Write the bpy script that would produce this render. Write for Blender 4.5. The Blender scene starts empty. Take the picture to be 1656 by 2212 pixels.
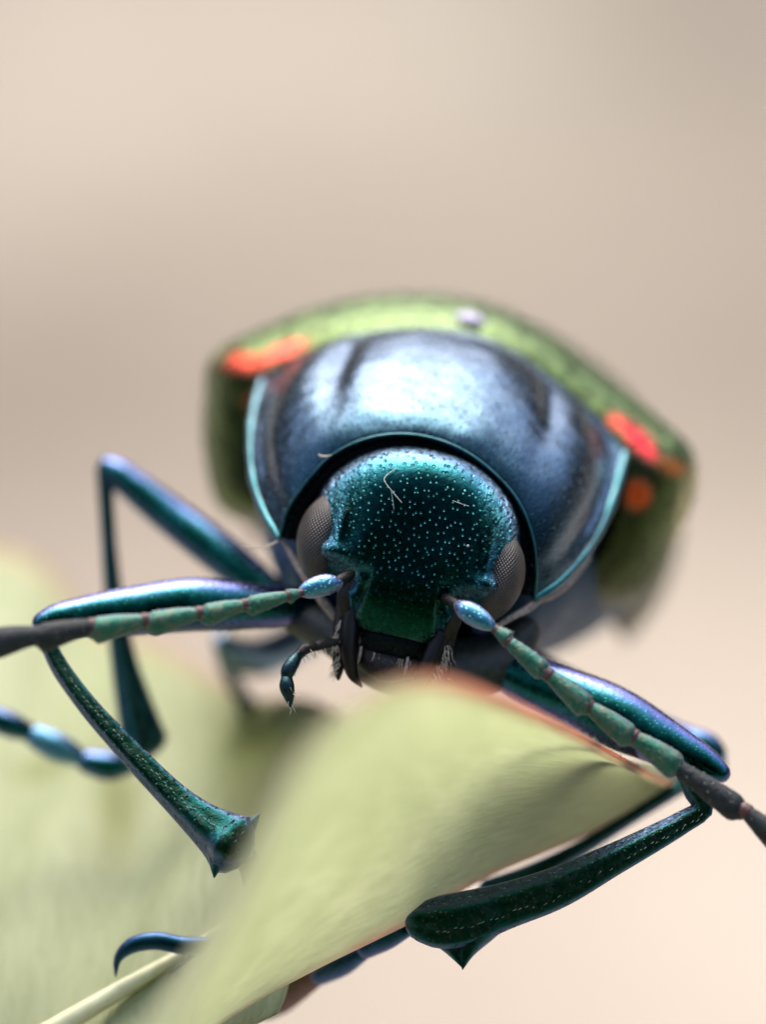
import bpy, math, random
import numpy as np
from mathutils import Vector, Matrix

random.seed(7)
rng = np.random.default_rng(7)
R = math.radians
scene = bpy.context.scene
col = scene.collection
# one unit is one millimetre: the beetle is about 28 mm long
scene.unit_settings.system = 'METRIC'
scene.unit_settings.scale_length = 0.001

# ------------------------------------------------------------------ camera
DIST = 120.0           # lens to the plane of sharp focus
PITCH = R(24)          # the camera looks down
HGT = 260.0            # height of the beetle's face above the ground
CT, ST = math.cos(PITCH), math.sin(PITCH)

def P(x, y, d):
    """point from right / up / distance behind the focus plane (mm) to the world"""
    return np.array([x, d * CT + y * ST, HGT - d * ST + y * CT])

def V(px, py, d=0.0):
    """point on the line of sight px, py (a 1656 x 2212 measuring grid, 100 to the mm), d mm behind the focus plane"""
    k = (DIST + d) / DIST
    return P((px - 828) / 100 * k, (1106 - py) / 100 * k, d)

cd = bpy.data.cameras.new('camera')
cam = bpy.data.objects.new('camera', cd)
col.objects.link(cam)
cam.location = P(0, 0, -DIST)
cam.rotation_euler = (math.pi / 2 - PITCH, 0, 0)
cd.sensor_fit = 'HORIZONTAL'
cd.sensor_width = 165.6
cd.lens = 1200.0
cd.clip_start = 5.0
cd.clip_end = 200000.0
cd.dof.use_dof = True
cd.dof.focus_distance = DIST
APERTURE = 6.0         # diameter of the lens opening, mm
cd.dof.aperture_fstop = 1.2 / APERTURE
scene.camera = cam

# ------------------------------------------------------------------ sky, sun, exposure
SUN_EL, SUN_AZ = R(60), R(-6)     # azimuth from +Y towards +X
world = bpy.data.worlds.new('World')
scene.world = world
world.use_nodes = True
wn = world.node_tree
wn.nodes.clear()
wo = wn.nodes.new('ShaderNodeOutputWorld')
bg = wn.nodes.new('ShaderNodeBackground')
sky = wn.nodes.new('ShaderNodeTexSky')
sky.sky_type = 'NISHITA'
sky.sun_disc = False
sky.sun_elevation = SUN_EL
sky.sun_rotation = SUN_AZ
sky.air_density = 1.0
sky.dust_density = 6.0
sky.ozone_density = 1.0
bg.inputs['Strength'].default_value = 0.15
wn.links.new(sky.outputs[0], bg.inputs['Color'])
wn.links.new(bg.outputs[0], wo.inputs['Surface'])

sd = bpy.data.lights.new('sun', 'SUN')
sd.energy = .6
sd.angle = R(40)
sd.color = (1.0, 0.94, 0.86)
sun = bpy.data.objects.new('sun', sd)
col.objects.link(sun)
sv = Vector((math.sin(SUN_AZ) * math.cos(SUN_EL), math.cos(SUN_AZ) * math.cos(SUN_EL), math.sin(SUN_EL)))
sun.rotation_euler = sv.to_track_quat('Z', 'Y').to_euler()
sun.location = (200, 200, 900)

scene.view_settings.view_transform = 'Standard'
scene.view_settings.look = 'None'
scene.view_settings.gamma = 1.0
scene.view_settings.exposure = 1.5
scene.view_settings.use_curve_mapping = False
scene.render.engine = 'CYCLES'
scene.cycles.use_denoising = True
scene.cycles.max_bounces = 8

# ------------------------------------------------------------------ helpers
def finish(name, verts, faces, mat, parent=None, root=None, smooth=True, uv=None, colr=None, kind=None):
    me = bpy.data.meshes.new(name)
    base = np.array(root.location) if root is not None else np.zeros(3)
    vv = np.asarray(verts, dtype=float) - base
    me.from_pydata(vv.tolist(), [], [tuple(int(i) for i in f) for f in faces])
    if smooth:
        me.polygons.foreach_set('use_smooth', [True] * len(me.polygons))
    if uv is not None:
        lay = me.uv_layers.new(name='UVMap')
        li = np.empty(len(me.loops), dtype=np.int32)
        me.loops.foreach_get('vertex_index', li)
        lay.data.foreach_set('uv', np.asarray(uv, dtype=np.float32)[li].ravel())
    if colr is not None:
        at = me.color_attributes.new('Col', 'FLOAT_COLOR', 'POINT')
        c4 = np.ones((len(vv), 4), dtype=np.float32)
        cr_ = np.asarray(colr)
        c4[:, :cr_.shape[1]] = cr_
        at.data.foreach_set('color', c4.ravel())
    me.materials.append(mat)
    me.update()
    o = bpy.data.objects.new(name, me)
    col.objects.link(o)
    if parent is not None:
        o.parent = parent
    else:
        o.location = base
    if kind:
        o['kind'] = kind
    return o

def empty(name, loc, label, cat, group=None):
    o = bpy.data.objects.new(name, None)
    o.empty_display_size = 2
    col.objects.link(o)
    o.location = loc
    o['label'] = label
    o['category'] = cat
    if group:
        o['group'] = group
    return o

def spline(pts, n):
    """Catmull-Rom through pts (k x m array) -> n samples, evenly in chord length of the first three columns"""
    p = np.asarray(pts, dtype=float)
    k = len(p)
    seg = np.linalg.norm(np.diff(p[:, :3], axis=0), axis=1)
    t = np.concatenate([[0], np.cumsum(np.maximum(seg, 1e-6) ** 0.75)])
    ts = np.linspace(0, t[-1], n)
    # non-uniform cubic Hermite with finite-difference tangents
    m = np.zeros_like(p)
    for i in range(k):
        if i == 0:
            m[i] = (p[1] - p[0]) / (t[1] - t[0])
        elif i == k - 1:
            m[i] = (p[-1] - p[-2]) / (t[-1] - t[-2])
        else:
            a, b = t[i] - t[i - 1], t[i + 1] - t[i]
            m[i] = ((p[i] - p[i - 1]) / a * b + (p[i + 1] - p[i]) / b * a) / (a + b)
    out = np.zeros((n, p.shape[1]))
    for j, x in enumerate(ts):
        i = min(max(np.searchsorted(t, x) - 1, 0), k - 2)
        h = t[i + 1] - t[i]
        s = (x - t[i]) / h
        out[j] = ((2 * s**3 - 3 * s**2 + 1) * p[i] + (s**3 - 2 * s**2 + s) * h * m[i]
                  + (-2 * s**3 + 3 * s**2) * p[i + 1] + (s**3 - s**2) * h * m[i + 1])
    return out

def vpath(pts):
    """rows px, py, d, radius (, more) -> world x, y, z, radius (, more)"""
    return np.array([list(V(*q[:3])) + list(q[3:]) for q in pts])

def tube(path, n=24, m=16, caps=True, shape=None, round_ends=True, up=None):
    """swept tube along world rows x,y,z,r ; shape(angle)->factor ; returns verts, faces, uv (angle-length, along)"""
    s = spline(path, n)
    c, r = s[:, :3], np.maximum(s[:, 3], 0.002)
    tan = np.gradient(c, axis=0)
    tan /= np.linalg.norm(tan, axis=1)[:, None]
    ref = np.array(up if up is not None else [0, ST, CT], dtype=float)
    if abs(np.dot(ref, tan[0])) > 0.95:
        ref = np.array([1.0, 0, 0])
    e1 = ref - tan[0] * np.dot(ref, tan[0]); e1 /= np.linalg.norm(e1)
    verts, uv = [], []
    L = 0.0
    ang = np.linspace(0, 2 * math.pi, m, endpoint=False)
    f = np.array([shape(a) if shape else 1.0 for a in ang])
    rows = []
    for i in range(n):
        if i:
            L += np.linalg.norm(c[i] - c[i - 1])
            e1 = e1 - tan[i] * np.dot(e1, tan[i]); e1 /= np.linalg.norm(e1)
        e2 = np.cross(tan[i], e1)
        ring = c[i] + (np.cos(ang)[:, None] * e1 + np.sin(ang)[:, None] * e2) * (r[i] * f)[:, None]
        rows.append((c[i], e1, e2, r[i], tan[i], L))
        verts.extend(ring); uv.extend([(a * r.mean(), L) for a in ang])
    faces = []
    for i in range(n - 1):
        for j in range(m):
            k = (j + 1) % m
            faces.append((i * m + j, i * m + k, (i + 1) * m + k, (i + 1) * m + j))
    if caps:
        for end, sgn in ((0, -1), (n - 1, 1)):
            cc, a1, a2, rr, tt, ll = rows[end]
            prev = list(range(end * m, end * m + m))
            steps = ((0.80, 0.5), (0.45, 0.85)) if round_ends else ((0.6, 0.0),)
            for fr, ou in steps:
                st = len(verts)
                ring = cc + tt * sgn * rr * ou * 0.8 + (np.cos(ang)[:, None] * a1 + np.sin(ang)[:, None] * a2) * (rr * fr * f)[:, None]
                verts.extend(ring); uv.extend([(a * r.mean(), ll + sgn * rr * ou) for a in ang])
                new = list(range(st, st + m))
                for j in range(m):
                    k = (j + 1) % m
                    q = (prev[j], prev[k], new[k], new[j])
                    faces.append(q if sgn > 0 else q[::-1])
                prev = new
            st = len(verts)
            verts.append(cc + tt * sgn * rr * (0.8 if round_ends else 0.0)); uv.append((0, ll))
            for j in range(m):
                k = (j + 1) % m
                q = (prev[j], prev[k], st)
                faces.append(q if sgn > 0 else q[::-1])
    return np.array(verts), faces, uv

def join(parts):
    vs, fs, us, off = [], [], [], 0
    for v, f, u in parts:
        vs.append(np.asarray(v)); us.extend(u)
        fs.extend([tuple(i + off for i in q) for q in f])
        off += len(v)
    return np.concatenate(vs), fs, us

def gridfaces(nu, nv, wrap=False):
    fs = []
    for i in range(nu - 1):
        for j in range(nv - (0 if wrap else 1)):
            k = (j + 1) % nv
            fs.append((i * nv + j, (i + 1) * nv + j, (i + 1) * nv + k, i * nv + k))
    return fs

def thicken(verts, faces, th, nrm):
    """closed shell: a copy of the grid pushed back along nrm (per vertex)"""
    n = len(verts)
    v2 = np.asarray(verts) - np.asarray(nrm) * th
    f2 = [tuple(i + n for i in f[::-1]) for f in faces]
    cnt = {}
    for f in faces:
        for i in range(len(f)):
            a, b = f[i], f[(i + 1) % len(f)]
            if (b, a) in cnt:
                del cnt[(b, a)]
            else:
                cnt[(a, b)] = 1
    side = [(b, a, a + n, b + n) for a, b in cnt]
    return np.concatenate([verts, v2]), list(faces) + f2 + side

def gridnormals(verts, nu, nv):
    g = np.asarray(verts).reshape(nu, nv, 3)
    a = np.gradient(g, axis=0); b = np.gradient(g, axis=1)
    n = np.cross(a, b)
    n /= (np.linalg.norm(n, axis=2)[:, :, None] + 1e-9)
    return n.reshape(-1, 3)

def hairs(list_):
    """rows: base point, tip point, radius, bend vector -> joined thin tapering spines"""
    parts = []
    for b, t, r, bend in list_:
        b, t = np.asarray(b), np.asarray(t)
        mid = (b + t) / 2 + bend
        path = np.array([list(b) + [r], list(mid) + [r * .75], list(t) + [r * .15]])
        parts.append(tube(path, n=5, m=4, caps=False))
    return join(parts)

# ------------------------------------------------------------------ materials
def newmat(name):
    m = bpy.data.materials.new(name)
    m.use_nodes = True
    nt = m.node_tree
    b = nt.nodes['Principled BSDF']
    return m, nt, b

def N(nt, t, **kw):
    n = nt.nodes.new(t)
    for k, v in kw.items():
        setattr(n, k, v)
    return n

def ramp(nt, stops, src=None, interp='LINEAR'):
    r = N(nt, 'ShaderNodeValToRGB')
    r.color_ramp.interpolation = interp
    e = r.color_ramp.elements
    while len(e) > 1:
        e.remove(e[-1])
    e[0].position = stops[0][0]; e[0].color = (*stops[0][1], 1)
    for p, c in stops[1:]:
        q = e.new(p); q.color = (*c, 1)
    if src is not None:
        nt.links.new(src, r.inputs[0])
    return r.outputs[0]

def mathn(nt, op, a, b=None, clamp=False):
    n = N(nt, 'ShaderNodeMath', operation=op, use_clamp=clamp)
    for i, x in enumerate((a, b)):
        if x is None:
            continue
        if isinstance(x, (int, float)):
            n.inputs[i].default_value = x
        else:
            nt.links.new(x, n.inputs[i])
    return n.outputs[0]

def mixc(nt, fac, a, b, mode='MIX'):
    n = N(nt, 'ShaderNodeMix', data_type='RGBA', blend_type=mode)
    for i, x in ((0, fac), (6, a), (7, b)):
        if isinstance(x, (int, float)):
            n.inputs[i].default_value = x
        elif isinstance(x, tuple):
            n.inputs[i].default_value = (*x, 1)
        else:
            nt.links.new(x, n.inputs[i])
    return n.outputs[2]

def noise(nt, vec, scale, detail=4, rough=.55, dist=0.0):
    n = N(nt, 'ShaderNodeTexNoise')
    n.inputs['Scale'].default_value = scale
    n.inputs['Detail'].default_value = detail
    n.inputs['Roughness'].default_value = rough
    n.inputs['Distortion'].default_value = dist
    if vec is not None:
        nt.links.new(vec, n.inputs['Vector'])
    return n.outputs[0]

def voro(nt, vec, scale, dims='3D', rnd=1.0, out=0):
    n = N(nt, 'ShaderNodeTexVoronoi', voronoi_dimensions=dims)
    n.inputs['Scale'].default_value = scale
    n.inputs['Randomness'].default_value = rnd
    nt.links.new(vec, n.inputs['Vector'])
    return n.outputs[out]

def maprange(nt, v, a, b, c=0.0, d=1.0, smooth=True):
    n = N(nt, 'ShaderNodeMapRange', interpolation_type='SMOOTHSTEP' if smooth else 'LINEAR')
    n.inputs[1].default_value = a; n.inputs[2].default_value = b
    n.inputs[3].default_value = c; n.inputs[4].default_value = d
    nt.links.new(v, n.inputs[0])
    return n.outputs[0]

def bump(nt, h, strength, dist, prev=None):
    n = N(nt, 'ShaderNodeBump')
    n.inputs['Strength'].default_value = strength
    n.inputs['Distance'].default_value = dist
    nt.links.new(h, n.inputs['Height'])
    if prev is not None:
        nt.links.new(prev, n.inputs['Normal'])
    return n.outputs[0]

def mapping(nt, vec, scale=(1, 1, 1), rot=(0, 0, 0)):
    n = N(nt, 'ShaderNodeMapping')
    n.inputs['Scale'].default_value = scale
    n.inputs['Rotation'].default_value = rot
    nt.links.new(vec, n.inputs['Vector'])
    return n.outputs[0]

def irid(name, stops, rough=.28, pit=None, grain=(9, .25, .02), use_col=False, metal=1.0, wear=.35, stretch=None, rugose=False, dents=0.0, mottle=None):
    """interference colours of beetle cuticle: the hue runs with the angle of view, as in the real multilayer.
    pit = (scale, radius, strength, depth, tint) punctures on the UV map"""
    m, nt, b = newmat(name)
    tc = N(nt, 'ShaderNodeTexCoord')
    lw = N(nt, 'ShaderNodeLayerWeight'); lw.inputs['Blend'].default_value = .5
    nz = noise(nt, tc.outputs['Object'], 1.1, 3)
    fac = mathn(nt, 'ADD', lw.outputs['Facing'], mathn(nt, 'MULTIPLY', mathn(nt, 'SUBTRACT', nz, .5), .22))
    c = ramp(nt, stops, fac)
    if use_col:
        a = N(nt, 'ShaderNodeVertexColor', layer_name='Col')
        c = mixc(nt, a.outputs[1], mixc(nt, 1.0, c, a.outputs[0], 'MULTIPLY'), a.outputs[0])
    vec = tc.outputs['Object']
    if stretch:
        vec = mapping(nt, tc.outputs['UV'], stretch)
    gn = noise(nt, vec, grain[0], 5, .65)
    c = mixc(nt, wear, c, mixc(nt, 1.0, c, ramp(nt, [(.3, (.35, .35, .35)), (.62, (1.25, 1.25, 1.25))], gn), 'MULTIPLY'))
    nrm = bump(nt, gn, grain[1], grain[2])
    if mottle:
        mn = noise(nt, tc.outputs['Object'], mottle[1], 4, .7, .5)
        c = mixc(nt, maprange(nt, mn, .46, .66, 0, mottle[2]), c, mottle[0])
        nrm = bump(nt, mn, .6, .05, nrm)
    if dents:
        nrm = bump(nt, noise(nt, tc.outputs['Object'], .9, 2, .5), dents, .6, nrm)
    if rugose:
        sx = N(nt, 'ShaderNodeSeparateXYZ'); nt.links.new(tc.outputs['UV'], sx.inputs[0])
        mk = maprange(nt, mathn(nt, 'ABSOLUTE', sx.outputs[0]), .95, 1.7, 0, 1)
        rg = noise(nt, mapping(nt, tc.outputs['UV'], (1, .6, 1), (0, 0, .5)), 6.5, 4, .7, 1.4)
        nrm = bump(nt, mathn(nt, 'MULTIPLY', rg, mk), 1.0, .16, nrm)
        cly = mathn(nt, 'MULTIPLY', maprange(nt, sx.outputs[1], -.35, -.8, 0, 1), maprange(nt, mathn(nt, 'ABSOLUTE', sx.outputs[0]), 1.0, .8, 0, 1))
        c = mixc(nt, cly, c, mixc(nt, 1.0, c, (.6, .75, .4), 'MULTIPLY'))
    if pit:
        vd = voro(nt, tc.outputs['UV'], pit[0], '2D', .85)
        pm = maprange(nt, vd, pit[1], pit[1] * .35, 0, 1)
        pm = mathn(nt, 'MULTIPLY', pm, maprange(nt, noise(nt, tc.outputs['Object'], 2.3, 2), .35, .55, .35, 1.0))
        if rugose:
            pm = mathn(nt, 'MULTIPLY', pm, mathn(nt, 'SUBTRACT', 1.0, mathn(nt, 'MULTIPLY', cly, .85)))
        nrm = bump(nt, mathn(nt, 'SUBTRACT', 1.0, pm), pit[2], pit[3], nrm)
        if pit[4]:
            c = mixc(nt, mathn(nt, 'MULTIPLY', pm, .75), c, pit[4])
    nt.links.new(c, b.inputs['Base Color'])
    nt.links.new(nrm, b.inputs['Normal'])
    b.inputs['Metallic'].default_value = metal
    rr = maprange(nt, gn, .3, .7, rough * .8, rough * 1.3)
    nt.links.new(rr, b.inputs['Roughness'])
    return m

def plain(name, c1, c2, rough=.5, scale=6, bs=.3, bd=.02, metal=0.0, spec=.5):
    m, nt, b = newmat(name)
    tc = N(nt, 'ShaderNodeTexCoord')
    n = noise(nt, tc.outputs['Object'], scale, 5, .6)
    nt.links.new(ramp(nt, [(.3, c1), (.7, c2)], n), b.inputs['Base Color'])
    nt.links.new(bump(nt, n, bs, bd), b.inputs['Normal'])
    b.inputs['Roughness'].default_value = rough
    b.inputs['Metallic'].default_value = metal
    b.inputs['Specular IOR Level'].default_value = spec
    return m

M = {}
M['head'] = irid('head_cuticle', [(0, (.0012, .011, .011)), (.10, (.002, .022, .023)), (.25, (.008, .075, .09)), (.45, (.06, .22, .32)), (.7, (.2, .36, .55)), (1, (.35, .5, .7))],
                 rough=.27, pit=(5.8, .24, 1.0, .05, (.028, .17, .19)), grain=(9, .6, .03), wear=.6, rugose=True)  # the lighter pit tint paints sky glints into the punctures
M['clypeus'] = irid('clypeus_cuticle', [(0, (.003, .035, .016)), (.2, (.004, .05, .028)), (.5, (.02, .13, .11)), (1, (.2, .4, .5))],
                    rough=.4, grain=(22, .5, .015), wear=.6)
M['pronotum'] = irid('pronotum_cuticle', [(0, (.004, .012, .016)), (.12, (.012, .035, .048)), (.3, (.035, .075, .11)), (.5, (.10, .16, .235)), (.75, (.165, .215, .295)), (1, (.25, .29, .39))],
                     rough=.23, pit=(3.3, .10, .9, .06, (.01, .015, .02)), grain=(1, .3, .035), stretch=(18, 5, 1), wear=.85, dents=.16)
M['teal'] = irid('teal_margin', [(0, (.02, .11, .11)), (.3, (.045, .15, .17)), (.6, (.11, .20, .25)), (1, (.2, .26, .34))], rough=.36, grain=(9, .5, .03), wear=.5)
M['femur'] = irid('leg_cuticle', [(0, (.001, .012, .009)), (.05, (.003, .045, .032)), (.13, (.012, .11, .10)), (.22, (.04, .13, .22)), (.34, (.08, .11, .28)), (.55, (.13, .135, .32)), (1, (.2, .2, .38)) ],
                  rough=.24, pit=(7, .2, .4, .02, None), grain=(7, .3, .02), wear=.5)
M['tibia'] = irid('tibia_cuticle', [(0, (.0015, .016, .008)), (.12, (.002, .022, .013)), (.26, (.009, .085, .09)), (.5, (.07, .12, .23)), (1, (.28, .30, .48))],
                  rough=.34, pit=(4.5, .17, 1.0, .06, (.03, .06, .055)), grain=(8, .6, .05), wear=.6, mottle=((.04, .05, .045), 7.0, .35))
M['scape'] = irid('scape_cuticle', [(0, (.03, .14, .18)), (.15, (.06, .22, .32)), (.4, (.18, .28, .5)), (1, (.45, .46, .7))], rough=.33, pit=(9, .25, .8, .03, (.2, .45, .46)), grain=(14, .5, .03))
M['antenna'] = irid('antenna_cuticle', [(0, (.03, .12, .08)), (.2, (.05, .16, .12)), (.5, (.08, .16, .17)), (1, (.2, .26, .3))], rough=.5, grain=(11, .7, .05), wear=.8, mottle=((.13, .15, .11), 5.0, .8))
M['antenna_tip'] = plain('antenna_tip_cuticle', (.002, .005, .007), (.012, .022, .026), .55, 9, .9, .06, 0, .3)
M['joint'] = plain('joint_membrane', (.03, .008, .01), (.07, .02, .022), .5, 20)
M['elytra'] = irid('elytra_cuticle', [(0, (.06, .07, .04)), (.15, (.12, .16, .06)), (.4, (.5, .58, .36)), (.66, (.95, 1.05, .8)), (.82, (.6, .7, .45)), (1, (.16, .2, .1))], rough=.27, use_col=True, grain=(2.6, .9, .10), wear=.9, metal=.9)
M['black'] = plain('black_gap_shade', (.0015, .0015, .0018), (.004, .004, .005), .7, 10, .3, .02, 0, .2)
M['dark'] = plain('dark_mouthparts', (.003, .0025, .0025), (.014, .011, .009), .4, 12, .7, .04, 0, .3)
M['under'] = irid('underside_cuticle', [(0, (.002, .006, .006)), (.2, (.004, .016, .025)), (.45, (.008, .04, .09)), (1, (.03, .08, .16))], rough=.45, grain=(5, .5, .06))
M['gula'] = plain('hairy_throat_plate', (.004, .008, .005), (.02, .026, .02), .5, 7, .6, .05)
M['glint'] = plain('grey_bristle', (.06, .08, .08), (.2, .24, .22), .4, 8)
M['skin'] = plain('pale_membrane', (.10, .08, .07), (.38, .32, .28), .5, 9, .5, .04)
M['hair'] = plain('pale_bristle', (.32, .28, .2), (.55, .5, .4), .4, 8)
M['fibre'] = plain('pale_lint', (.2, .21, .19), (.45, .45, .4), .6, 8)
M['tarsus'] = irid('tarsus_cuticle', [(0, (.003, .018, .022)), (.15, (.01, .05, .065)), (.4, (.05, .10, .22)), (1, (.2, .24, .42))], rough=.35, grain=(9, .4, .03))
M['tarsus_brown'] = plain('brown_tarsal_pad', (.08, .04, .03), (.18, .1, .075), .5, 8)

# compound eye: hexagonal facets as relief on the UV map, in millimetres
m, nt, b = newmat('compound_eye')
tc = N(nt, 'ShaderNodeTexCoord')
mp = mapping(nt, tc.outputs['UV'], (1, 1, 1), (0, 0, .785))
vd = voro(nt, mp, 15, '2D', .0)
dots = maprange(nt, vd, .15, .55, 1, 0)
nz = noise(nt, tc.outputs['Object'], 1.4, 3)
base = ramp(nt, [(.3, (.012, .009, .007)), (.7, (.05, .043, .038))], nz)
base = mixc(nt, .9, base, mixc(nt, dots, (.35, .35, .35), (1.5, 1.5, 1.5)), 'MULTIPLY')
nt.links.new(base, b.inputs['Base Color'])
nt.links.new(bump(nt, dots, .6, .03), b.inputs['Normal'])
b.inputs['Roughness'].default_value = .42
b.inputs['Specular IOR Level'].default_value = .55
M['eye'] = m

# leaf
def leafmat(name, c1, c2, c3, trans=.75):
    m, nt, b = newmat(name)
    tc = N(nt, 'ShaderNodeTexCoord')
    st = mapping(nt, tc.outputs['UV'], (3.0, .35, 1))
    n1 = noise(nt, st, 2.2, 6, .65, .4)
    n2 = noise(nt, tc.outputs['Object'], .16, 2, .5)
    c = ramp(nt, [(.25, c1), (.6, c2), (.85, c3)], mathn(nt, 'ADD', mathn(nt, 'MULTIPLY', n1, .45), mathn(nt, 'MULTIPLY', n2, .6)))
    a = N(nt, 'ShaderNodeVertexColor', layer_name='Col')
    c = mixc(nt, 1.0, c, a.outputs[0], 'MULTIPLY')
    n3 = noise(nt, mapping(nt, tc.outputs['UV'], (3.2, .55, 1), (0, 0, .05)), 1.6, 6, .72, .5)
    nrm = bump(nt, n3, .6, .06, bump(nt, n1, .5, .12))
    c = mixc(nt, .5, c, mixc(nt, 1.0, c, ramp(nt, [(.3, (.72, .74, .6)), (.68, (1.25, 1.22, 1.2))], n3), 'MULTIPLY'))
    nt.links.new(c, b.inputs['Base Color'])
    nt.links.new(nrm, b.inputs['Normal'])
    b.inputs['Roughness'].default_value = .5
    b.inputs['Specular IOR Level'].default_value = .35
    tr = N(nt, 'ShaderNodeBsdfTranslucent')
    nt.links.new(mixc(nt, 1.0, c, (1.0, 1.02, .95), 'MULTIPLY'), tr.inputs['Color'])
    mx = N(nt, 'ShaderNodeMixShader'); mx.inputs[0].default_value = trans
    nt.links.new(b.outputs[0], mx.inputs[1]); nt.links.new(tr.outputs[0], mx.inputs[2])
    nt.links.new(mx.outputs[0], nt.nodes['Material Output'].inputs['Surface'])
    return m
M['leaf'] = leafmat('leaf_blade', (.53, .57, .42), (.63, .66, .54), (.71, .73, .65))
M['leaf_top'] = leafmat('leaf_upper_side', (.33, .38, .20), (.42, .47, .29), (.50, .54, .38), .4)
M['vein'] = plain('leaf_vein', (.5, .52, .3), (.6, .62, .4), .5, 3)
M['red_edge'] = leafmat('leaf_red_edge', (.72, .36, .30), (.80, .50, .40), (.84, .62, .52))
M['stem'] = plain('plant_stem', (.12, .1, .05), (.2, .2, .09), .7, .8)

# ground
m, nt, b = newmat('ground_soil')
tc = N(nt, 'ShaderNodeTexCoord')
n1 = noise(nt, tc.outputs['Object'], .006, 4, .55)
n2 = noise(nt, tc.outputs['Object'], .07, 5, .6)
c = ramp(nt, [(.32, (.160, .141, .110)), (.5, (.205, .185, .150)), (.68, (.255, .234, .196))], n1)
c = mixc(nt, .4, c, ramp(nt, [(.3, (.6, .6, .6)), (.7, (1.3, 1.3, 1.3))], n2), 'MULTIPLY')
a = N(nt, 'ShaderNodeVertexColor', layer_name='Col')
c = mixc(nt, 1.0, c, a.outputs[0], 'MULTIPLY')
nt.links.new(c, b.inputs['Base Color'])
nt.links.new(bump(nt, n2, .6, 3.0), b.inputs['Normal'])
b.inputs['Roughness'].default_value = .9
M['ground'] = m

# ------------------------------------------------------------------ ground
def ground():
    xs = np.concatenate([[-90000, -20000, -5000, -1500], np.arange(-800, 801, 25), [1500, 5000, 20000, 90000]])
    ys = np.concatenate([[-90000, -20000, -5000, -1500, -700], np.arange(-300, 2001, 25), [3000, 8000, 25000, 90000]])
    g = np.array([[x, y, 0.0] for x in xs for y in ys])
    near = (np.abs(g[:, 0]) <= 800) & (g[:, 1] >= -300) & (g[:, 1] <= 2000)
    g[near, 2] = rng.normal(0, 1.2, near.sum())
    # paler sandy stretches and barer brown soil
    cr = np.ones((len(g), 3))
    def patch(px, py, rx, ry, f):
        # where the sight line px, py meets the ground
        d = (HGT + (1106 - py) / 100 * CT) / (ST - (1106 - py) / 100 / DIST * CT)
        c0 = V(px, py, 0); cm = np.array(cam.location)
        v = c0 - cm; t = -cm[2] / v[2]
        q = cm + v * t
        w = np.exp(-(((g[:, 0] - q[0]) / rx) ** 2 + ((g[:, 1] - q[1]) / ry) ** 2))
        cr[:] = cr * (1 - w[:, None]) + np.array(f) * w[:, None]
    for a in GROUND_PATCHES:
        patch(*a)
    o = finish('ground', g, gridfaces(len(xs), len(ys)), M['ground'], colr=cr, kind='structure')
    return o
GROUND_PATCHES = [
    (500, 230, 55, 90, (1.25, 1.22, 1.18)), (1580, 60, 30, 110, (.58, .55, .50)), (1080, 0, 12, 40, (.78, .86, .78)), (1250, 450, 40, 60, (1.12, 1.1, 1.08)),
    (60, 860, 60, 45, (.50, .45, .40)), (900, 900, 60, 50, (.78, .73, .68)), (1560, 800, 30, 60, (.78, .74, .70)),
    (1450, 1400, 50, 50, (1.38, 1.33, 1.30)), (1400, 2050, 70, 60, (1.55, 1.48, 1.46)), (500, 1400, 30, 20, (1.3, 1.16, 1.08)),
]
ground()

# unseen ring of shrubs, added to give the beetle's shell dark reflections
def added_shrub_ring():
    n = 16000
    m, nt, b = newmat('added_shrub_leaves')
    tc = N(nt, 'ShaderNodeTexCoord')
    nz = noise(nt, tc.outputs['Object'], .004, 4)
    nt.links.new(ramp(nt, [(.3, (.018, .03, .01)), (.7, (.06, .09, .03))], nz), b.inputs['Base Color'])
    b.inputs['Roughness'].default_value = .6
    an = rng.uniform(0, 2 * math.pi, n)
    top = 1500 + 500 * np.sin(3 * an + 1) + 350 * np.sin(7 * an) + 200 * np.sin(17 * an + 2)
    z = top * rng.random(n) ** .8
    r = 3300 + 500 * np.sin(5 * an) + rng.normal(0, 260, n) + .12 * z
    c = np.stack([r * np.cos(an), r * np.sin(an), z + 20], axis=1)
    a = rng.normal(size=(n, 3)); a /= np.linalg.norm(a, axis=1)[:, None]
    b_ = np.cross(a, rng.normal(size=(n, 3))); b_ /= np.linalg.norm(b_, axis=1)[:, None]
    L = rng.uniform(70, 150, n)[:, None]; W = L * .5
    v = np.stack([c - a * L, c + b_ * W, c + a * L, c - b_ * W], axis=1).reshape(-1, 3)
    f = [(4 * i, 4 * i + 1, 4 * i + 2, 4 * i + 3) for i in range(n)]
    o = finish('added_shrub_ring', v, f, m, kind='stuff', smooth=False)
    o['label'] = 'unseen dark shrubs added round the ground to darken the shell reflections'
    o['category'] = 'shrubs'
added_shrub_ring()

# ------------------------------------------------------------------ leaf
leaf_base = V(380, 2350, 2)
leaf = empty('leaf', leaf_base, 'pale green leaf with a reddish edge curling up in front of the beetle', 'leaf')

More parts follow.
